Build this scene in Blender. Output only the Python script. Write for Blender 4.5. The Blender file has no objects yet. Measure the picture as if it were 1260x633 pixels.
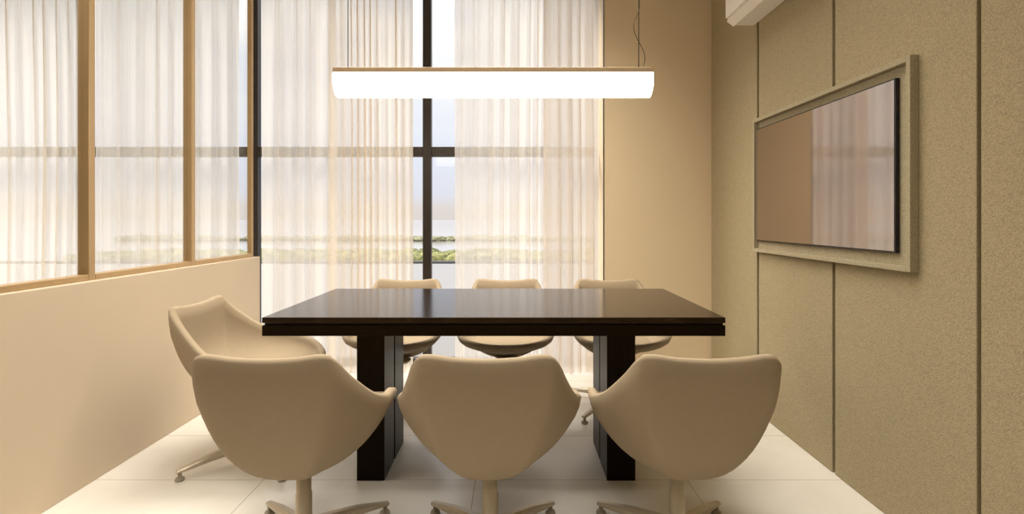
import bpy, bmesh, math, random
from mathutils import Vector, Matrix, noise

scene = bpy.context.scene
COL = scene.collection
random.seed(7)
PI = math.pi

# ------------------------------------------------------------------ camera
CAM_H = 1.133
F_PX = 630.0
cam_data = bpy.data.cameras.new('camera')
cam = bpy.data.objects.new('camera', cam_data)
COL.objects.link(cam)
cam.location = (0, 0, CAM_H)
cam.rotation_euler = (PI / 2, 0, 0)
cam_data.sensor_width = 36.0
cam_data.sensor_fit = 'HORIZONTAL'
cam_data.lens = 36.0 * F_PX / 1260.0
cam_data.shift_x = -2.0 / 1260.0
cam_data.shift_y = -46.5 / 1260.0
cam_data.clip_start = 0.02
cam_data.clip_end = 5000
scene.camera = cam

# ------------------------------------------------------------------ view
vs = scene.view_settings
scene.display_settings.display_device = 'sRGB'
vs.view_transform = 'Standard'
vs.look = 'None'
vs.exposure = 0.0
vs.gamma = 1.0
vs.use_curve_mapping = False
cy = scene.cycles
cy.use_denoising = True
cy.max_bounces = 12
cy.diffuse_bounces = 6
cy.glossy_bounces = 6
cy.transmission_bounces = 8
cy.transparent_max_bounces = 24
cy.sample_clamp_indirect = 6.0
cy.caustics_reflective = False
cy.caustics_refractive = False

# ------------------------------------------------------------------ sky
world = bpy.data.worlds.new('sky')
scene.world = world
world.use_nodes = True
wn, wl = world.node_tree.nodes, world.node_tree.links
wn.clear()
tc = wn.new('ShaderNodeTexCoord')
sep = wn.new('ShaderNodeSeparateXYZ')
wl.new(tc.outputs['Generated'], sep.inputs[0])
ramp = wn.new('ShaderNodeValToRGB')
e = ramp.color_ramp.elements
e[0].position = 0.0; e[0].color = (.78, .72, .68, 1)
e[1].position = 1.0; e[1].color = (.55, .70, 1.0, 1)
for p, c in ((.022, (.80, .745, .71, 1)), (.045, (.80, .82, .90, 1)), (.12, (.84, .88, 1.0, 1)), (.30, (.92, .95, 1.02, 1))):
    x = e.new(p); x.color = c
wl.new(sep.outputs['Z'], ramp.inputs[0])
cn = wn.new('ShaderNodeTexNoise')
cn.inputs['Scale'].default_value = 5.0
cn.inputs['Detail'].default_value = 5.0
cmap = wn.new('ShaderNodeMapping')
cmap.inputs['Scale'].default_value = (1, 1, 2.6)
wl.new(tc.outputs['Generated'], cmap.inputs[0])
wl.new(cmap.outputs[0], cn.inputs['Vector'])
cr = wn.new('ShaderNodeValToRGB')
cr.color_ramp.elements[0].position = .34
cr.color_ramp.elements[1].position = .60
wl.new(cn.outputs['Fac'], cr.inputs[0])
cm = wn.new('ShaderNodeMath'); cm.operation = 'MULTIPLY'
cband = wn.new('ShaderNodeMapRange')
cband.inputs[1].default_value = .14; cband.inputs[2].default_value = .3
wl.new(sep.outputs['Z'], cband.inputs[0])
wl.new(cr.outputs[0], cm.inputs[0]); wl.new(cband.outputs[0], cm.inputs[1])
cmix = wn.new('ShaderNodeMix'); cmix.data_type = 'RGBA'
wl.new(cm.outputs[0], cmix.inputs[0])
wl.new(ramp.outputs[0], cmix.inputs[6])
cmix.inputs[7].default_value = (1.15, 1.14, 1.12, 1)
bg = wn.new('ShaderNodeBackground')
zen = wn.new('ShaderNodeMapRange')          # the sky is brighter overhead than near the horizon
zen.inputs[1].default_value = .30; zen.inputs[2].default_value = .75
zen.inputs[3].default_value = 1.0; zen.inputs[4].default_value = 2.4
wl.new(sep.outputs['Z'], zen.inputs[0])
wl.new(zen.outputs[0], bg.inputs['Strength'])
wl.new(cmix.outputs[2], bg.inputs['Color'])
wo = wn.new('ShaderNodeOutputWorld')
wl.new(bg.outputs[0], wo.inputs['Surface'])

# ------------------------------------------------------------------ sun, ceiling lights and an added fill
sun_d = bpy.data.lights.new('sun', 'SUN')
sun_d.energy = 5.0
sun_d.angle = math.radians(22)      # sun behind thin haze
sun_d.color = (1, .93, .82)
sun = bpy.data.objects.new('sun', sun_d)
COL.objects.link(sun)
sun.rotation_euler = Vector((.85, -.25, -.46)).to_track_quat('-Z', 'Y').to_euler()

def area(name, loc, sx, sy, power, color=(1, .80, .56), aim=(0, 0, -1), spread=180):
    d = bpy.data.lights.new(name, 'AREA')
    d.shape = 'RECTANGLE'; d.size = sx; d.size_y = sy
    d.energy = power; d.color = color; d.spread = math.radians(spread)
    o = bpy.data.objects.new(name, d)
    COL.objects.link(o)
    o.location = loc
    o.rotation_euler = Vector(aim).to_track_quat('-Z', 'Y').to_euler()
    return o

WARM = (1, .935, .82)
area('overhead_light', (-.45, 2.75, 2.93), 2.3, .9, 44, WARM, spread=110)
area('overhead_light', (-.30, 1.75, 2.93), 2.5, .6, 24, WARM, spread=110)
area('overhead_light', (-.2, -.5, 2.93), 2.6, 1.4, 12, WARM, spread=140)  # unseen fill, added behind the camera to brighten the floor
area('overhead_light', (-3.8, 2.0, 2.93), 2.6, 2.2, 80, WARM, spread=130)
PENDANT_GLOW = 12.5

# ------------------------------------------------------------------ material helpers
def new_mat(name):
    m = bpy.data.materials.new(name)
    m.use_nodes = True
    n, l = m.node_tree.nodes, m.node_tree.links
    bs = n.get('Principled BSDF')
    return m, n, l, bs

def simple(name, col, rough=.5, metal=0.0, spec=.5, var=0.0, vscale=8.0, bump=0.0, bscale=200.0):
    m, n, l, bs = new_mat(name)
    bs.inputs['Base Color'].default_value = (*col, 1)
    bs.inputs['Roughness'].default_value = rough
    bs.inputs['Metallic'].default_value = metal
    bs.inputs['Specular IOR Level'].default_value = spec
    t = n.new('ShaderNodeTexCoord')
    if var:
        nz = n.new('ShaderNodeTexNoise')
        nz.inputs['Scale'].default_value = vscale
        nz.inputs['Detail'].default_value = 4
        l.new(t.outputs['Object'], nz.inputs['Vector'])
        mx = n.new('ShaderNodeMix'); mx.data_type = 'RGBA'
        mx.inputs[6].default_value = (*[c * (1 - var) for c in col], 1)
        mx.inputs[7].default_value = (*[min(1, c * (1 + var)) for c in col], 1)
        l.new(nz.outputs['Fac'], mx.inputs[0])
        l.new(mx.outputs[2], bs.inputs['Base Color'])
    if bump:
        nb = n.new('ShaderNodeTexNoise')
        nb.inputs['Scale'].default_value = bscale
        nb.inputs['Detail'].default_value = 3
        l.new(t.outputs['Object'], nb.inputs['Vector'])
        b = n.new('ShaderNodeBump')
        b.inputs['Strength'].default_value = bump
        b.inputs['Distance'].default_value = .002
        l.new(nb.outputs['Fac'], b.inputs['Height'])
        l.new(b.outputs[0], bs.inputs['Normal'])
    return m

M = {}
M['plaster'] = simple('warm_plaster', (.575, .475, .35), .75, var=.04, vscale=3, bump=.08, bscale=60)
M['pier'] = simple('beige_paint', (.68, .55, .37), .7, var=.03, vscale=2)
M['ceiling'] = simple('ceiling_white', (.80, .76, .70), .8, var=.02)
M['bronze'] = simple('bronze_metal', (.52, .36, .19), .38, metal=.55, var=.05)
M['dark'] = simple('dark_bronze_metal', (.030, .021, .016), .4, metal=.2, var=.1)
M['brass'] = simple('brass_metal', (.62, .47, .31), .35, metal=.6, var=.05)
M['black'] = simple('black_plastic', (.006, .006, .007), .3, var=.1)
M['white_plastic'] = simple('white_plastic', (.80, .77, .72), .35, var=.02)
M['wire'] = simple('steel_wire', (.05, .045, .04), .4, metal=.6, var=.1)
M['fabric'] = simple('cream_upholstery', (.345, .273, .187), .85, spec=.2, var=.05, vscale=40, bump=.15, bscale=900)
M['aluminium'] = simple('cream_coated_metal', (.55, .48, .37), .35, metal=.3, var=.04)
M['rubber'] = simple('grey_glide', (.35, .31, .25), .6, var=.05)
M['terrace'] = simple('pale_terrace_stone', (.27, .258, .25), .8, var=.05, vscale=1.5)
M['curb_shade'] = simple('shade_toned_edge', (.10, .095, .09), .8, var=.05, vscale=2)  # dark colour stands for the shade line along the terrace edge
M['seam'] = simple('dark_seam', (.035, .024, .012), .9, var=.1)

# floor tiles
m, n, l, bs = new_mat('cream_stone_tile')
t = n.new('ShaderNodeTexCoord')
mp = n.new('ShaderNodeMapping')
mp.inputs['Location'].default_value = (.166, -2.224 + .453 * 8, 0)
l.new(t.outputs['Object'], mp.inputs[0])
br = n.new('ShaderNodeTexBrick')
br.offset = 0.0; br.squash = 1.0
br.inputs['Scale'].default_value = 1
br.inputs['Brick Width'].default_value = .92
br.inputs['Row Height'].default_value = .453
br.inputs['Mortar Size'].default_value = .0022
br.inputs['Mortar Smooth'].default_value = .3
br.inputs['Color1'].default_value = (.86, .83, .78, 1)
br.inputs['Color2'].default_value = (.84, .81, .755, 1)
br.inputs['Mortar'].default_value = (.50, .45, .38, 1)
l.new(mp.outputs[0], br.inputs['Vector'])
nz = n.new('ShaderNodeTexNoise')
nz.inputs['Scale'].default_value = 3.5; nz.inputs['Detail'].default_value = 8; nz.inputs['Distortion'].default_value = .8
l.new(t.outputs['Object'], nz.inputs['Vector'])
rr = n.new('ShaderNodeValToRGB')
rr.color_ramp.elements[0].position = .3; rr.color_ramp.elements[0].color = (.93, .92, .90, 1)
rr.color_ramp.elements[1].position = .65; rr.color_ramp.elements[1].color = (1, 1, 1, 1)
l.new(nz.outputs['Fac'], rr.inputs[0])
mx = n.new('ShaderNodeMix'); mx.data_type = 'RGBA'; mx.blend_type = 'MULTIPLY'; mx.inputs[0].default_value = 1
l.new(br.outputs['Color'], mx.inputs[6]); l.new(rr.outputs[0], mx.inputs[7])
l.new(mx.outputs[2], bs.inputs['Base Color'])
bs.inputs['Roughness'].default_value = .24
bs.inputs['Specular IOR Level'].default_value = .55
M['tile'] = m

# woven fabric of the wall panels
def weave(name, col):
    m, n, l, bs = new_mat(name)
    t = n.new('ShaderNodeTexCoord')
    w1 = n.new('ShaderNodeTexVoronoi'); w1.inputs['Scale'].default_value = 330
    mp = n.new('ShaderNodeMapping'); mp.inputs['Rotation'].default_value = (math.radians(40), 0, 0)
    mp.inputs['Scale'].default_value = (1, .7, 1.25)
    l.new(t.outputs['Object'], mp.inputs[0]); l.new(mp.outputs[0], w1.inputs['Vector'])
    nz = n.new('ShaderNodeTexNoise'); nz.inputs['Scale'].default_value = 60; nz.inputs['Detail'].default_value = 5
    l.new(t.outputs['Object'], nz.inputs['Vector'])
    mp2 = n.new('ShaderNodeMapping'); mp2.inputs['Scale'].default_value = (1, 1, 25)
    nz2 = n.new('ShaderNodeTexNoise'); nz2.inputs['Scale'].default_value = 12; nz2.inputs['Detail'].default_value = 3
    l.new(t.outputs['Object'], mp2.inputs[0]); l.new(mp2.outputs[0], nz2.inputs['Vector'])
    r = n.new('ShaderNodeValToRGB')
    r.color_ramp.elements[0].position = .0; r.color_ramp.elements[0].color = (*[c * 1.22 for c in col], 1)
    r.color_ramp.elements[1].position = .75; r.color_ramp.elements[1].color = (*[c * .70 for c in col], 1)
    l.new(w1.outputs['Distance'], r.inputs[0])
    mx = n.new('ShaderNodeMix'); mx.data_type = 'RGBA'; mx.blend_type = 'MULTIPLY'; mx.inputs[0].default_value = .35
    l.new(r.outputs[0], mx.inputs[6]); l.new(nz.outputs['Color'], mx.inputs[7])
    ad = n.new('ShaderNodeMath'); ad.operation = 'ADD'
    l.new(nz.outputs['Fac'], ad.inputs[0]); l.new(nz2.outputs['Fac'], ad.inputs[1])
    r2 = n.new('ShaderNodeMapRange')
    r2.inputs[1].default_value = .6; r2.inputs[2].default_value = 1.4; r2.inputs[3].default_value = .95; r2.inputs[4].default_value = 1.05
    l.new(ad.outputs[0], r2.inputs[0])
    mx2 = n.new('ShaderNodeMix'); mx2.data_type = 'RGBA'; mx2.blend_type = 'MULTIPLY'; mx2.inputs[0].default_value = 1
    l.new(r.outputs[0], mx2.inputs[6]); l.new(r2.outputs[0], mx2.inputs[7])
    l.new(mx2.outputs[2], bs.inputs['Base Color'])
    b = n.new('ShaderNodeBump'); b.inputs['Strength'].default_value = .5; b.inputs['Distance'].default_value = .002; b.invert = True
    l.new(w1.outputs['Distance'], b.inputs['Height']); l.new(b.outputs[0], bs.inputs['Normal'])
    bs.inputs['Roughness'].default_value = .9
    bs.inputs['Specular IOR Level'].default_value = .15
    return m
M['weave'] = weave('sage_woven_fabric', (.425, .355, .222))
M['weave_pale'] = weave('sand_woven_fabric', (.44, .38, .26))

# dark wood
m, n, l, bs = new_mat('dark_wenge_wood')
t = n.new('ShaderNodeTexCoord')
mp = n.new('ShaderNodeMapping'); mp.inputs['Scale'].default_value = (1.2, 30, 30)
l.new(t.outputs['Object'], mp.inputs[0])
nz = n.new('ShaderNodeTexNoise'); nz.inputs['Scale'].default_value = 3; nz.inputs['Detail'].default_value = 5
l.new(mp.outputs[0], nz.inputs['Vector'])
rr = n.new('ShaderNodeValToRGB')
rr.color_ramp.elements[0].position = .3; rr.color_ramp.elements[0].color = (.007, .004, .0026, 1)
rr.color_ramp.elements[1].position = .7; rr.color_ramp.elements[1].color = (.016, .009, .0055, 1)
l.new(nz.outputs['Fac'], rr.inputs[0]); l.new(rr.outputs[0], bs.inputs['Base Color'])
bs.inputs['Roughness'].default_value = .16
bs.inputs['Specular IOR Level'].default_value = .42
bs.inputs['Specular Tint'].default_value = (1, .74, .50, 1)
M['wood'] = m
m2 = m.copy(); m2.name = 'dark_wenge_wood_upright'
for nd in m2.node_tree.nodes:
    if nd.type == 'MAPPING': nd.inputs['Scale'].default_value = (30, 30, 1.2)
    if nd.type == 'BSDF_PRINCIPLED': nd.inputs['Roughness'].default_value = .3; nd.inputs['Specular IOR Level'].default_value = .25
M['wood_up'] = m2
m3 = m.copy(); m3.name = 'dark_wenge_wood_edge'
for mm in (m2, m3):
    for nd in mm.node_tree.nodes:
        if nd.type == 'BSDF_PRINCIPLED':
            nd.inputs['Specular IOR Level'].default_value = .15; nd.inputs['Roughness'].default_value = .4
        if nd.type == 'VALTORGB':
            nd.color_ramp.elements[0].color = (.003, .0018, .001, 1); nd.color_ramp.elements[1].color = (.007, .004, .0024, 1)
M['wood_edge'] = m3

# thin glass
def glass(name, tint, amount, base=.03):
    m, n, l, bs = new_mat(name)
    n.remove(bs)
    out = n.get('Material Output')
    tr = n.new('ShaderNodeBsdfTransparent'); tr.inputs[0].default_value = (*tint, 1)
    gl = n.new('ShaderNodeBsdfGlossy'); gl.inputs['Roughness'].default_value = .01
    gl.inputs['Color'].default_value = (.95, .95, .95, 1)
    lw = n.new('ShaderNodeLayerWeight'); lw.inputs['Blend'].default_value = .5
    pw = n.new('ShaderNodeMath'); pw.operation = 'POWER'; pw.inputs[1].default_value = 4.0
    l.new(lw.outputs['Facing'], pw.inputs[0])
    mu = n.new('ShaderNodeMath'); mu.operation = 'MULTIPLY_ADD'; mu.inputs[1].default_value = amount; mu.inputs[2].default_value = base
    l.new(pw.outputs[0], mu.inputs[0])
    mx = n.new('ShaderNodeMixShader')
    l.new(mu.outputs[0], mx.inputs[0]); l.new(tr.outputs[0], mx.inputs[1]); l.new(gl.outputs[0], mx.inputs[2])
    l.new(mx.outputs[0], out.inputs[0])
    return m
M['glass'] = glass('clear_glass', (.975, .98, .98), .8)
M['facade_glass'] = glass('coated_facade_glass', (.985, .985, .98), .5, .006)

# screen
m, n, l, bs = new_mat('glossy_screen')
n.remove(bs)
out = n.get('Material Output')
df = n.new('ShaderNodeBsdfDiffuse'); df.inputs[0].default_value = (.03, .025, .022, 1)
gl = n.new('ShaderNodeBsdfGlossy'); gl.inputs['Roughness'].default_value = .06; gl.inputs['Color'].default_value = (.92, .80, .72, 1)
mx = n.new('ShaderNodeMixShader'); mx.inputs[0].default_value = .46
l.new(df.outputs[0], mx.inputs[1]); l.new(gl.outputs[0], mx.inputs[2]); l.new(mx.outputs[0], out.inputs[0])
M['screen'] = m

# sheer cloth
def sheer(name, col, open_, streak=.5):
    m, n, l, bs = new_mat(name)
    n.remove(bs)
    out = n.get('Material Output')
    t = n.new('ShaderNodeTexCoord')
    mp = n.new('ShaderNodeMapping'); mp.inputs['Scale'].default_value = (40, 40, .5)
    l.new(t.outputs['Object'], mp.inputs[0])
    nz = n.new('ShaderNodeTexNoise'); nz.inputs['Scale'].default_value = 2; nz.inputs['Detail'].default_value = 4
    l.new(mp.outputs[0], nz.inputs['Vector'])
    mr = n.new('ShaderNodeMapRange'); mr.inputs[1].default_value = .3; mr.inputs[2].default_value = .7
    mr.inputs[3].default_value = open_ * (1 - streak * .5); mr.inputs[4].default_value = open_ * (1 + streak * .5)
    l.new(nz.outputs['Fac'], mr.inputs[0])
    lw = n.new('ShaderNodeLayerWeight'); lw.inputs['Blend'].default_value = .35
    inv = n.new('ShaderNodeMath'); inv.operation = 'SUBTRACT'; inv.inputs[0].default_value = 1
    l.new(lw.outputs['Facing'], inv.inputs[1])
    mu = n.new('ShaderNodeMath'); mu.operation = 'MULTIPLY'; mu.use_clamp = True
    l.new(mr.outputs[0], mu.inputs[0]); l.new(inv.outputs[0], mu.inputs[1])
    tr = n.new('ShaderNodeBsdfTransparent')
    tl = n.new('ShaderNodeBsdfTranslucent'); tl.inputs[0].default_value = (*col, 1)
    df = n.new('ShaderNodeBsdfDiffuse'); df.inputs[0].default_value = (*col, 1)
    m1 = n.new('ShaderNodeMixShader'); m1.inputs[0].default_value = .35
    l.new(tl.outputs[0], m1.inputs[1]); l.new(df.outputs[0], m1.inputs[2])
    m2 = n.new('ShaderNodeMixShader')
    l.new(mu.outputs[0], m2.inputs[0]); l.new(m1.outputs[0], m2.inputs[1]); l.new(tr.outputs[0], m2.inputs[2])
    l.new(m2.outputs[0], out.inputs[0])
    return m
M['sheer_white'] = sheer('white_sheer_cloth', (.93, .87, .79), .34, .25)
M['sheer_warm_lit'] = sheer('warm_lit_sheer_cloth', (.90, .81, .69), .34, .25)  # warm interior light put into the cloth colour
M['sheer_dense_shaded'] = sheer('dense_shaded_sheer_cloth', (.86, .79, .71), .14, .25)  # less open cloth, with the shading by the pier put into its colour

# diffuser of the pendant
m, n, l, bs = new_mat('glowing_diffuser')
bs.inputs['Base Color'].default_value = (.9, .88, .84, 1)
bs.inputs['Emission Color'].default_value = (1, .87, .70, 1)
bs.inputs['Emission Strength'].default_value = PENDANT_GLOW
M['glow'] = m

# outside
m, n, l, bs = new_mat('still_water')
bs.inputs['Base Color'].default_value = (.41, .385, .37, 1)
bs.inputs['Roughness'].default_value = .12
t = n.new('ShaderNodeTexCoord')
nz = n.new('ShaderNodeTexNoise'); nz.inputs['Scale'].default_value = .6; nz.inputs['Detail'].default_value = 4
l.new(t.outputs['Object'], nz.inputs['Vector'])
b = n.new('ShaderNodeBump'); b.inputs['Strength'].default_value = .02; b.inputs['Distance'].default_value = .05
l.new(nz.outputs['Fac'], b.inputs['Height']); l.new(b.outputs[0], bs.inputs['Normal'])
M['water'] = m
def leafy(name, a, b_):
    m, n, l, bs = new_mat(name)
    t = n.new('ShaderNodeTexCoord')
    nz = n.new('ShaderNodeTexNoise'); nz.inputs['Scale'].default_value = 1.6; nz.inputs['Detail'].default_value = 6
    l.new(t.outputs['Object'], nz.inputs['Vector'])
    r = n.new('ShaderNodeValToRGB')
    r.color_ramp.elements[0].position = .38; r.color_ramp.elements[0].color = (*a, 1)
    r.color_ramp.elements[1].position = .62; r.color_ramp.elements[1].color = (*b_, 1)
    l.new(nz.outputs['Fac'], r.inputs[0]); l.new(r.outputs[0], bs.inputs['Base Color'])
    bs.inputs['Roughness'].default_value = .9
    return m
M['scrub'] = leafy('marsh_scrub_leaves', (.09, .10, .03), (.33, .31, .11))
M['scrub_far'] = leafy('far_scrub_leaves', (.17, .165, .09), (.34, .31, .18))

# ------------------------------------------------------------------ mesh helpers
def finish(name, bm, mat, parent=None, smooth=False, loc=None):
    me = bpy.data.meshes.new(name)
    bmesh.ops.recalc_face_normals(bm, faces=bm.faces)
    bm.to_mesh(me); bm.free()
    if mat: me.materials.append(mat)
    if smooth:
        for p in me.polygons: p.use_smooth = True
    o = bpy.data.objects.new(name, me)
    COL.objects.link(o)
    if parent: o.parent = parent
    if loc: o.location = loc
    return o

def add_box(bm, x0, x1, y0, y1, z0, z1, bevel=0.0, seg=2):
    r = bmesh.ops.create_cube(bm, size=1)
    vs_ = r['verts']
    for v in vs_:
        v.co = Vector(((x0 + x1) / 2 + v.co.x * (x1 - x0), (y0 + y1) / 2 + v.co.y * (y1 - y0), (z0 + z1) / 2 + v.co.z * (z1 - z0)))
    if bevel:
        ed = list({e_ for v in vs_ for e_ in v.link_edges})
        bmesh.ops.bevel(bm, geom=ed, offset=bevel, segments=seg, affect='EDGES', profile=.5)

def box(name, mat, x0, x1, y0, y1, z0, z1, parent=None, bevel=0.0, seg=2):
    bm = bmesh.new()
    add_box(bm, x0, x1, y0, y1, z0, z1, bevel, seg)
    return finish(name, bm, mat, parent)

def add_tube(bm, pts, rad, seg=12, cap=True):
    rings = []
    pts = [Vector(p) for p in pts]
    for i, p in enumerate(pts):
        a = pts[max(0, i - 1)]; b = pts[min(len(pts) - 1, i + 1)]
        d = (b - a).normalized()
        up = Vector((0, 0, 1)) if abs(d.z) < .95 else Vector((1, 0, 0))
        s = d.cross(up).normalized(); u = s.cross(d)
        r = rad[i] if isinstance(rad, (list, tuple)) else rad
        rings.append([bm.verts.new(p + s * math.cos(2 * PI * k / seg) * r + u * math.sin(2 * PI * k / seg) * r) for k in range(seg)])
    for i in range(len(rings) - 1):
        for k in range(seg):
            bm.faces.new((rings[i][k], rings[i][(k + 1) % seg], rings[i + 1][(k + 1) % seg], rings[i + 1][k]))
    if cap:
        bm.faces.new(rings[0]); bm.faces.new(rings[-1])

def add_lathe(bm, prof, seg=32):
    rings = []
    for r, z in prof:
        rings.append([bm.verts.new((r * math.cos(2 * PI * k / seg), r * math.sin(2 * PI * k / seg), z)) for k in range(seg)])
    for i in range(len(rings) - 1):
        for k in range(seg):
            bm.faces.new((rings[i][k], rings[i][(k + 1) % seg], rings[i + 1][(k + 1) % seg], rings[i + 1][k]))
    bm.faces.new(rings[0]); bm.faces.new(rings[-1])

def add_prism_y(bm, prof, y0, y1):
    a = [bm.verts.new((x, y0, z)) for x, z in prof]
    b = [bm.verts.new((x, y1, z)) for x, z in prof]
    k = len(prof)
    for i in range(k):
        bm.faces.new((a[i], a[(i + 1) % k], b[(i + 1) % k], b[i]))
    bm.faces.new(a); bm.faces.new(b)

def tag(o, label, cat, group=None, kind=None):
    o['label'] = label; o['category'] = cat
    if group: o['group'] = group
    if kind: o['kind'] = kind
    return o

def structure(o):
    o['kind'] = 'structure'
    return o

def empty(name, loc=(0, 0, 0), rz=0.0):
    o = bpy.data.objects.new(name, None)
    COL.objects.link(o)
    o.empty_display_size = .1
    o.location = loc; o.rotation_euler = (0, 0, rz)
    return o

def copy_tree(o, parent=None):
    c = o.copy(); COL.objects.link(c)
    if parent: c.parent = parent
    for ch in list(o.children):
        copy_tree(ch, c)
    return c

# ------------------------------------------------------------------ room shell
XR = 1.424          # face of the fabric panels
XL = -1.815         # inner face of the half wall
YW = 3.69           # pier face
CEIL = 2.95
BACK = -1.9
FARL = -6.4
structure(box('floor', M['tile'], FARL, 1.6, BACK, 4.05, -.08, 0))
structure(box('ceiling', M['ceiling'], FARL, 1.6, BACK, 4.05, CEIL, CEIL + .1))
structure(box('wall_right', M['seam'], XR + .03, XR + .18, BACK, 4.05, 0, CEIL))
structure(box('wall_back', M['weave'], FARL, 1.6, BACK - .12, BACK, 0, CEIL))
structure(box('wall_far_left', M['plaster'], FARL - .12, FARL, BACK, 4.05, 0, CEIL))
structure(box('wall_front', M['pier'], .652, XR + .03, YW, 4.05, 0, CEIL))
structure(box('wall_left', M['plaster'], XL - .115, XL, BACK, 3.665, 0, .866, bevel=.004))
structure(box('trim_1', M['dark'], .6475, .6525, YW - .003, YW + .02, 0, CEIL))

# facade: mullions, transom, sill, head and one pane per field
fac = structure(empty('window_1', (-1.9, 3.97, 0)))
def fpart(name, mat, x0, x1, y0, y1, z0, z1, bevel=.003):
    o = box(name, mat, x0 + 1.9, x1 + 1.9, y0 - 3.97, y1 - 3.97, z0, z1, fac, bevel)
    return o
xs = [-.668 + 1.335 * k for k in range(-4, 2)]
TR0, TR1 = 1.617, 1.692
for x in xs:
    fpart('mullion', M['dark'], x - .0325, x + .0325, 3.94, 4.00, .06, CEIL)
fpart('sill', M['dark'], FARL, .634, 3.935, 4.005, 0, .06)
for a, b in zip([FARL] + xs, xs + [None]):
    if b is None: break
    x0 = a + .0325 if a != FARL else a
    fpart('transom', M['dark'], x0, b - .0325, 3.942, 3.998, TR0, TR1)
    fpart('pane', M['facade_glass'], x0, b - .0325, 3.967, 3.973, .06, TR0, 0)
    fpart('pane', M['facade_glass'], x0, b - .0325, 3.967, 3.973, TR1, CEIL, 0)

# glazed partition on the half wall
par = structure(empty('window_2', (-1.87, 2.0, .866)))
def ppart(name, mat, y0, y1, z0, z1, x0=-1.895, x1=-1.845, bevel=.003):
    return box(name, mat, x0 + 1.87, x1 + 1.87, y0 - 2.0, y1 - 2.0, z0 - .866, z1 - .866, par, bevel)
ys = [2.223 + .71 * k for k in range(-5, 3)]
for y in ys[:-1]:
    ppart('mullion', M['bronze'], y, y + .036, .866, CEIL)
ys[-1] = 3.604
ppart('mullion', M['bronze'], 3.604, 3.630, .866, CEIL, -1.876)
prev = BACK
for y in ys:
    ppart('rail', M['bronze'], prev, y, .866, .892)
    ppart('pane', M['glass'], prev, y, .892, CEIL, -1.873, -1.867, 0)
    prev = y + .036

# ------------------------------------------------------------------ outside
structure(box('terrace_floor', M['terrace'], -30, 30, 4.06, 14.0, -.35, -.06))
structure(box('terrace_shade_curb', M['curb_shade'], -30, 30, 13.75, 14.0, -.06, .0, bevel=.01))
bm = bmesh.new()
v = [bm.verts.new(p) for p in ((-1500, 15, -3), (1500, 15, -3), (1500, 3000, -3), (-1500, 3000, -3))]
bm.faces.new(v)
o = finish('lagoon_water', bm, M['water'])
tag(o, 'pale still lagoon water stretching to the horizon beyond the terrace', 'water', kind='stuff')

def scrub(name, mat, x0, x1, y0, y1, count, h, label, seed):
    rnd = random.Random(seed)
    bm = bmesh.new()
    for i in range(count):
        y = y0 + (y1 - y0) * rnd.random()
        x = x0 + (x1 - x0) * rnd.random()
        cl = .5 + .5 * noise.noise(Vector((x * .05, y * .08, seed)))
        hh = h * (.45 + .8 * cl) * (.7 + .5 * rnd.random())
        w = hh * (1.0 + rnd.random() * .8)
        r = bmesh.ops.create_icosphere(bm, subdivisions=2, radius=1)
        for vv in r['verts']:
            k = 1 + .42 * noise.noise(vv.co * 2.3 + Vector((i * 3.1, 0, 0)))
            vv.co = Vector((x + vv.co.x * w * k, y + vv.co.y * w * k, -3 + hh * .35 + vv.co.z * hh * .75 * k))
    o = finish(name, bm, mat)
    tag(o, label, 'shrubs', kind='stuff')
    return o
scrub('marsh_scrub', M['scrub'], -42, 14, 48, 56, 300, 1.0, 'yellow-green marsh scrub just beyond the terrace edge', 3)
scrub('shore_scrub', M['scrub_far'], -75, 25, 96, 104, 300, .95, 'low olive scrub on the far bank of the lagoon', 9)

# ------------------------------------------------------------------ fabric wall panels
seams = [YW, 2.986, 2.279, 1.568, .858, .148, -.562]
GAP = [.003, .012, .010, .007, .007]
plabels = ['narrow-looking sage woven fabric wall panel in the far corner beside the beige pier',
           'sage woven fabric wall panel behind the far half of the framed screen',
           'wide sage woven fabric wall panel behind the near half of the framed screen',
           'sage woven fabric wall panel nearest the viewer, at the right edge of the photo']
for i in range(4):
    a, b = seams[i + 1], seams[i]
    bm = bmesh.new()
    add_box(bm, 0, .03, -(b - a) / 2 + GAP[i + 1], (b - a) / 2 - GAP[i], 0, CEIL - .002, .003, 2)
    o = finish('wall_panel', bm, M['weave'], loc=(XR, (a + b) / 2, 0.001))
    tag(o, plabels[i], 'wall panel', 'fabric panels on the right wall')
for i in range(4, 6):
    a, b = seams[i + 1], seams[i]
    structure(box('wall_right_cladding', M['weave'], XR, XR + .03, a + .0045, b - .0045, 0.001, CEIL - .002, bevel=.004))

# ------------------------------------------------------------------ screen in its fabric surround
fr = empty('screen_surround', (XR, 2.39, 1.33))
tag(fr, 'shallow fabric-covered box frame around the wall screen', 'frame')
Y0, Y1, Z0, Z1 = 1.798, 2.985, .945, 1.712
FP = .032
def frame_box(name, y0, y1, z0, z1, x0, x1, mat):
    return box(name, mat, x0 - XR, x1 - XR, y0 - 2.39, y1 - 2.39, z0 - 1.33, z1 - 1.33, fr, .002)
W = .02
frame_box('side_rail', Y0, Y0 + W, Z0, Z1, XR - FP, XR, M['weave_pale'])
frame_box('side_rail', Y1 - W, Y1, Z0, Z1, XR - FP, XR, M['weave_pale'])
frame_box('top_rail', Y0 + W, Y1 - W, Z1 - W, Z1, XR - FP, XR, M['weave_pale'])
frame_box('bottom_rail', Y0 + W, Y1 - W, Z0, Z0 + W, XR - FP, XR, M['weave_pale'])
frame_box('back_panel', Y0 + W, Y1 - W, Z0 + W, Z1 - W, XR - .006, XR, M['weave_pale'])

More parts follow.
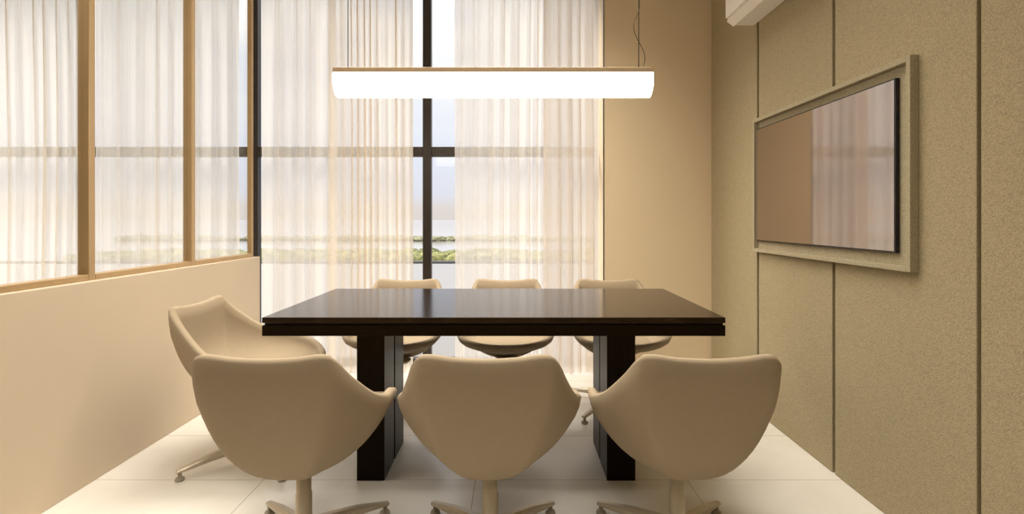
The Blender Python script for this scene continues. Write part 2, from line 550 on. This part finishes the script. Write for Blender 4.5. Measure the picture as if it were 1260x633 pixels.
tv = empty('wall_screen', (XR - .006, 2.415, 1.33))
tag(tv, 'slim black wall-mounted screen reflecting the curtained windows', 'screen')
TY0, TY1, TZ0, TZ1 = 1.879, 2.954, 1.009, 1.653
def tvp(name, mat, x0, x1, y0, y1, z0, z1, bev=0):
    return box(name, mat, x0 - (XR - .006), x1 - (XR - .006), y0 - 2.415, y1 - 2.415, z0 - 1.33, z1 - 1.33, tv, bev)
tvp('housing', M['black'], XR - .0225, XR - .0062, TY0, TY1, TZ0, TZ1, .0015)
tvp('display', M['screen'], XR - .0236, XR - .0224, TY0 + .006, TY1 - .004, TZ0 + .006, TZ1 - .006)

# ------------------------------------------------------------------ air conditioner
ac = empty('air_conditioner', (XR, 2.6, 2.28))
tag(ac, 'white wall-mounted air conditioner above the screen', 'air conditioner')
bm = bmesh.new()
add_prism_y(bm, [(-.001, 0), (-.121, 0), (-.160, .029), (-.160, .27), (-.14, .29), (-.001, .29)], -.42, .43)
bmesh.ops.bevel(bm, geom=list(bm.edges), offset=.003, segments=2, affect='EDGES')
finish('body', bm, M['white_plastic'], ac)
box('front_panel', M['white_plastic'], -.172, -.1605, -.418, .428, .040, .268, ac, .004)
bm = bmesh.new()
add_prism_y(bm, [(-.124, -.004), (-.163, .026), (-.166, .023), (-.126, -.008)], -.39, .425)
finish('air_flap', bm, M['white_plastic'], ac)

# ------------------------------------------------------------------ curtains
def curtain(name, mat, x0, x1, yc, amp, wl0, wl1, seed, label, ztop=CEIL - .01):
    rnd = random.Random(seed)
    # every fold has its own width and depth
    edges = [x0 - .3]; amps = []
    while edges[-1] < x1 + .3:
        f = (edges[-1] - x0) / (x1 - x0)
        wl_ = wl0 + (wl1 - wl0) * min(1, max(0, f))
        edges.append(edges[-1] + wl_ * (.55 + .95 * rnd.random()))
        amps.append(amp * (.45 + .8 * rnd.random()))
    nx = int((x1 - x0) / .004); nz = 26
    bm = bmesh.new()
    rows = []
    xm = (x0 + x1) / 2
    for j in range(nz + 1):
        z = .012 + (ztop - .012) * j / nz
        row = []
        for i in range(nx + 1):
            x = x0 + (x1 - x0) * i / nx
            xx = x + .022 * noise.noise(Vector((x * 1.6, z * .35, seed)))
            k = 0
            while edges[k + 1] < xx: k += 1
            u = (xx - edges[k]) / (edges[k + 1] - edges[k])
            a = amps[k] * (.85 + .5 * noise.noise(Vector((k * 3.7, z * .35, seed + 2))))
            h = math.sin(PI * u) ** 1.5
            y = -a * 2.1 * h + .35 * amp * noise.noise(Vector((xx * 10, z * .12, seed + 8))) + .12 * amp * math.sin(6 * PI * u + k) + .010 * noise.noise(Vector((x * 1.2, z * .7, seed + 4))) + amp * .8
            dx = .012 * math.sin(2 * PI * u)
            row.append(bm.verts.new((x - xm + dx, y, z)))
        rows.append(row)
    for j in range(nz):
        for i in range(nx):
            bm.faces.new((rows[j][i], rows[j][i + 1], rows[j + 1][i + 1], rows[j + 1][i]))
    o = finish(name, bm, mat, smooth=True, loc=(xm, yc, 0))
    tag(o, label, 'curtain', 'sheer curtains along the window wall')
    return o
CY = 3.79
curtain('sheer_curtain', M['sheer_white'], -1.862, -1.325, CY + .025, .030, .15, .10, 11, 'white sheer curtain between the corner bronze post and the left end of the pendant lamp')
curtain('sheer_curtain', M['sheer_warm_lit'], -1.350, -.745, CY - .050, .022, .075, .065, 12, 'finely pleated sheer curtain tinted as by warm room light, hanging behind the left half of the pendant lamp')
curtain('sheer_curtain', M['sheer_white'], -.435, .235, CY + .030, .024, .11, .09, 13, 'bright sheer curtain just right of the bare central mullion')
curtain('sheer_curtain', M['sheer_dense_shaded'], .205, .632, CY - .050, .024, .10, .08, 14, 'denser, shade-toned sheer curtain drawn against the beige pier')
curtain('sheer_curtain', M['sheer_white'], -3.12, -2.02, CY, .028, .11, .09, 15, 'white sheer curtain seen through the two partition panes nearest the corner')
curtain('sheer_curtain', M['sheer_white'], -4.60, -3.16, CY, .028, .12, .10, 16, 'white sheer curtain seen through the partition pane at the left photo edge')
curtain('sheer_curtain', M['sheer_white'], -6.30, -4.66, CY, .028, .12, .10, 17, 'white sheer curtain farthest along the neighbouring room')

# ------------------------------------------------------------------ table
TX0, TX1, TY0_, TY1_ = -.981, .826, 1.994, 2.825
tcx, tcy = (TX0 + TX1) / 2, (TY0_ + TY1_) / 2
tb = empty('conference_table', (tcx, tcy, 0))
tag(tb, 'long dark wood conference table with glossy split-edge top', 'table')
def tpart(name, mat, x0, x1, y0, y1, z0, z1, bev=.002):
    return box(name, mat, x0 - tcx, x1 - tcx, y0 - tcy, y1 - tcy, z0, z1, tb, bev)
tpart('tabletop', M['wood'], TX0, TX1, TY0_, TY1_, .7275, .750, .0025)
tpart('shadow_gap', M['wood_edge'], TX0 + .008, TX1 - .008, TY0_ + .008, TY1_ - .008, .7185, .7275, 0)
tpart('apron', M['wood_edge'], TX0, TX1, TY0_, TY1_, .677, .7185, .0025)
def post(x0, x1, y0, y1):
    bm = bmesh.new()
    add_box(bm, x0 - tcx, x1 - tcx, y0 - tcy, y1 - tcy, 0, .677, .002)
    finish('leg', bm, M['wood_up'], tb)
for x0, x1 in ((-.679, -.559), (.404, .527)):
    post(x0, x1, 2.215, 2.395)
    post(x0, x1, 2.415, 2.600)
    tpart('spacer', M['wood_up'], x0 + .008, x1 - .008, 2.395, 2.415, 0.004, .677, 0)

# ------------------------------------------------------------------ pendant lamp
LX0, LX1, LY = -.828, .640, 2.41
lcx = (LX0 + LX1) / 2
lamp = empty('pendant_lamp', (lcx, LY, 1.80))
tag(lamp, 'long glowing tube pendant lamp with bronze top hung above the table', 'lamp')
hl = (LX1 - LX0) / 2
bm = bmesh.new()
R_, zc = .0715, -.022
prof = []
a0 = math.asin(.028 / R_)
na = 40
for k in range(na + 1):
    a = PI - a0 + (PI + 2 * a0) * k / na
    prof.append((R_ * math.cos(a), zc + R_ * math.sin(a)))
va = [bm.verts.new((-hl, y, z)) for y, z in prof]
vb = [bm.verts.new((hl, y, z)) for y, z in prof]
for i in range(len(prof)):
    j = (i + 1) % len(prof)
    bm.faces.new((va[i], va[j], vb[j], vb[i]))
bm.faces.new(va); bm.faces.new(vb)
finish('diffuser', bm, M['glow'], lamp)
box('top_plate', M['brass'], -hl, hl, -.069, .069, .0062, .029, lamp, .001)
for x in (-.78, .589):
    bm = bmesh.new()
    add_tube(bm, [(x - lcx, 0, .028), (x - lcx, 0, CEIL - 1.80)], .0022, 8)
    finish('suspension_wire', bm, M['wire'], lamp)
bm = bmesh.new()
pts = []
zt = CEIL - 1.80
for k in range(60):
    t_ = k / 59
    z = .028 + (zt - .03) * t_
    off = .027 * math.sin(2 * PI * (.167 - z) / .30) if z < .317 else 0
    pts.append((.589 - lcx + off + .004, .006, z))
add_tube(bm, pts, .0016, 8)
finish('power_cord', bm, M['wire'], lamp, smooth=True)

# ------------------------------------------------------------------ chairs
half = [(0, -.300, .722), (.09, -.300, .726), (.165, -.296, .734), (.208, -.280, .720), (.240, -.215, .652), (.277, -.125, .577),
        (.304, -.055, .546), (.299, .04, .533), (.286, .14, .503), (.250, .225, .463), (.13, .282, .442), (0, .296, .437)]
ctrl = [Vector(p) for p in half] + [Vector((-p[0], p[1], p[2])) for p in reversed(half[1:-1])]
def cr_closed(pts, per):
    out = []
    k = len(pts)
    for i in range(k):
        p0, p1, p2, p3 = pts[i - 1], pts[i], pts[(i + 1) % k], pts[(i + 2) % k]
        for s in range(per):
            t = s / per
            out.append(.5 * ((2 * p1) + (p2 - p0) * t + (2 * p0 - 5 * p1 + 4 * p2 - p3) * t * t + (3 * p1 - p0 - 3 * p2 + p3) * t ** 3))
    return out
rim = cr_closed(ctrl, 5)

def pq(y, tab):
    b = min(1, max(0, -y / .29)); f = min(1, max(0, y / .29))
    b = b * b * (3 - 2 * b); f = f * f * (3 - 2 * f)
    s = max(0, 1 - b - f)
    return tuple(tab[0][i] * b + tab[1][i] * s + tab[2][i] * f for i in (0, 1))
SIDE = (1.5, .51)
OUT = ((2.7, .54), (1.6, .62), (2.2, 2.5))
INN = ((4.5, .45), (2.6, .45), (2.0, .6))
def bowl(P, rimpts, pole, tab, steps, side):
    rows = []
    for t in range(1, steps):
        s = 1 - (1 - t / steps) ** 2.4
        row = []
        for r in rimpts:
            p, q = pq(r.y, tab)
            wy = (1 - s ** p) ** q
            b = max(0, r.y / .3)
            ps = side[0] * (1 - b) + p * b; qs = side[1] * (1 - b) + q * b
            wx = (1 - s ** ps) ** qs
            row.append(Vector((pole.x + (r.x - pole.x) * wx, pole.y + (r.y - pole.y) * wy, r.z + (pole.z - r.z) * s)))
        rows.append(row)
    return rows
def make_shell():
    bm = bmesh.new()
    th = .034
    outer = rim
    up = []; inner = []
    cen = Vector((0, -.02, 0))
    k = len(rim)
    crest_a = []; crest_b = []
    for i, r in enumerate(rim):
        tng = (rim[(i + 1) % k] - rim[i - 1]).normalized()
        n2 = Vector((tng.y, -tng.x, 0))
        if n2.length < 1e-4: n2 = Vector((cen.x - r.x, cen.y - r.y, 0))
        n2.normalize()
        if n2.dot(Vector((cen.x - r.x, cen.y - r.y, 0))) < 0: n2 = -n2
        crest_a.append(r + n2 * th * .22 + Vector((0, 0, .010)))
        crest_b.append(r + n2 * th * .68 + Vector((0, 0, .011)))
        inner.append(r + n2 * th + Vector((0, 0, .000)))
    op = Vector((0, -.05, .287)); ip = Vector((0, .0, .385))
    rows = list(reversed(bowl(None, outer, op, OUT, 18, SIDE))) + [outer, crest_a, crest_b, inner] + bowl(None, inner, ip, INN, 16, (2.4, .45))
    vr = [[bm.verts.new(p) for p in row] for row in rows]
    for _ in range(5):
        new = []
        for j in range(2, 15):
            for i in range(k):
                v = vr[j][i]
                new.append((v, (vr[j - 1][i].co + vr[j + 1][i].co + vr[j][i - 1].co + vr[j][(i + 1) % k].co) / 4))
        for v, c in new: v.co = v.co.lerp(c, .6)
    po = bm.verts.new(op); pi_ = bm.verts.new(ip)
    for a, b in zip(vr[:-1], vr[1:]):
        for i in range(k):
            bm.faces.new((a[i], a[(i + 1) % k], b[(i + 1) % k], b[i]))
    for i in range(k):
        bm.faces.new((po, vr[0][(i + 1) % k], vr[0][i]))
        bm.faces.new((pi_, vr[-1][i], vr[-1][(i + 1) % k]))
    return bm

def make_cushion():
    bm = bmesh.new()
    k = 48
    def ring(s, z):
        row = []
        for i in range(k):
            a = 2 * PI * i / k
            ca, sa = math.cos(a), math.sin(a)
            ex = .75
            row.append(bm.verts.new((math.copysign(abs(ca) ** ex, ca) * .205 * s, .03 + math.copysign(abs(sa) ** ex, sa) * .20 * s, z)))
        return row
    spec = [(.90, .388), (1.0, .394), (1.02, .404), (.99, .414), (.9, .420), (.6, .423), (.25, .424)]
    rs = [ring(s, z) for s, z in spec]
    for a, b in zip(rs[:-1], rs[1:]):
        for i in range(k):
            bm.faces.new((a[i], a[(i + 1) % k], b[(i + 1) % k], b[i]))
    bm.faces.new(rs[0]); bm.faces.new(rs[-1])
    return bm

def make_leg(ang, R=.325):
    bm = bmesh.new()
    ca, sa = math.cos(ang), math.sin(ang)
    secs = [(.015, .020, .055, .105), (.10, .0185, .052, .094), (.20, .016, .046, .077), (.29, .0135, .036, .054), (R, .012, .032, .046)]
    rings = []
    for d, w, z0, z1 in secs:
        pts = [(-w * .7, z0), (w * .7, z0), (w, z0 + (z1 - z0) * .3), (w, z1 - (z1 - z0) * .25), (w * .6, z1), (-w * .6, z1), (-w, z1 - (z1 - z0) * .25), (-w, z0 + (z1 - z0) * .3)]
        rings.append([bm.verts.new((d * ca - x * sa, d * sa + x * ca, z)) for x, z in pts])
    for a, b in zip(rings[:-1], rings[1:]):
        for i in range(8):
            bm.faces.new((a[i], a[(i + 1) % 8], b[(i + 1) % 8], b[i]))
    bm.faces.new(rings[0]); bm.faces.new(rings[-1])
    return bm

def make_glide(ang, R=.313):
    bm = bmesh.new()
    add_lathe(bm, [(.008, .034), (.008, .016), (.017, .012), (.019, .006), (.018, .0005)], 20)
    bmesh.ops.translate(bm, verts=bm.verts, vec=(R * math.cos(ang), R * math.sin(ang), 0))
    return bm

CHAIRS = 'cream shell chairs around the conference table'
def make_chair():
    t = empty('shell_chair')
    finish('shell', make_shell(), M['fabric'], t, smooth=True)
    finish('seat_cushion', make_cushion(), M['fabric'], t, smooth=True)
    bm = bmesh.new()
    add_lathe(bm, [(.040, .045), (.046, .06), (.046, .085), (.030, .105), (.027, .115), (.027, .20), (.0245, .204), (.0245, .285)], 32)
    finish('column', bm, M['aluminium'], t, smooth=True)
    bm = bmesh.new()
    add_lathe(bm, [(.03, .276), (.07, .281), (.075, .287), (.075, .293), (.03, .297)], 32)
    finish('seat_plate', bm, M['aluminium'], t)
    for k in range(4):
        a = PI / 4 + k * PI / 2
        lg = finish('leg', make_leg(a), M['aluminium'], t)
        finish('glide', make_glide(a), M['rubber'], lg, smooth=True)
    return t

spots = [
    (-.080, 1.745, 0, 'cream shell chair seen from behind, middle of the near row'),
    (-.715, 1.745, 0, 'cream shell chair seen from behind, left end of the near row'),
    (.557, 1.745, 0, 'cream shell chair seen from behind, right end of the near row'),
    (-.690, 3.06, PI, 'cream shell chair across the table, left one of the far row'),
    (-.045, 3.06, PI, 'cream shell chair across the table, middle one of the far row'),
    (.615, 3.06, PI, 'cream shell chair across the table, right one in front of the beige pier'),
    (-1.225, 2.44, -PI / 2, 'cream shell chair at the table head, beside the low plaster wall'),
]
first = make_chair()
for i, (x, y, a, lab) in enumerate(spots):
    o = first if i == 0 else copy_tree(first)
    o.location = (x, y, 0)
    o.rotation_euler = (0, 0, a)
    tag(o, lab, 'chair', CHAIRS)
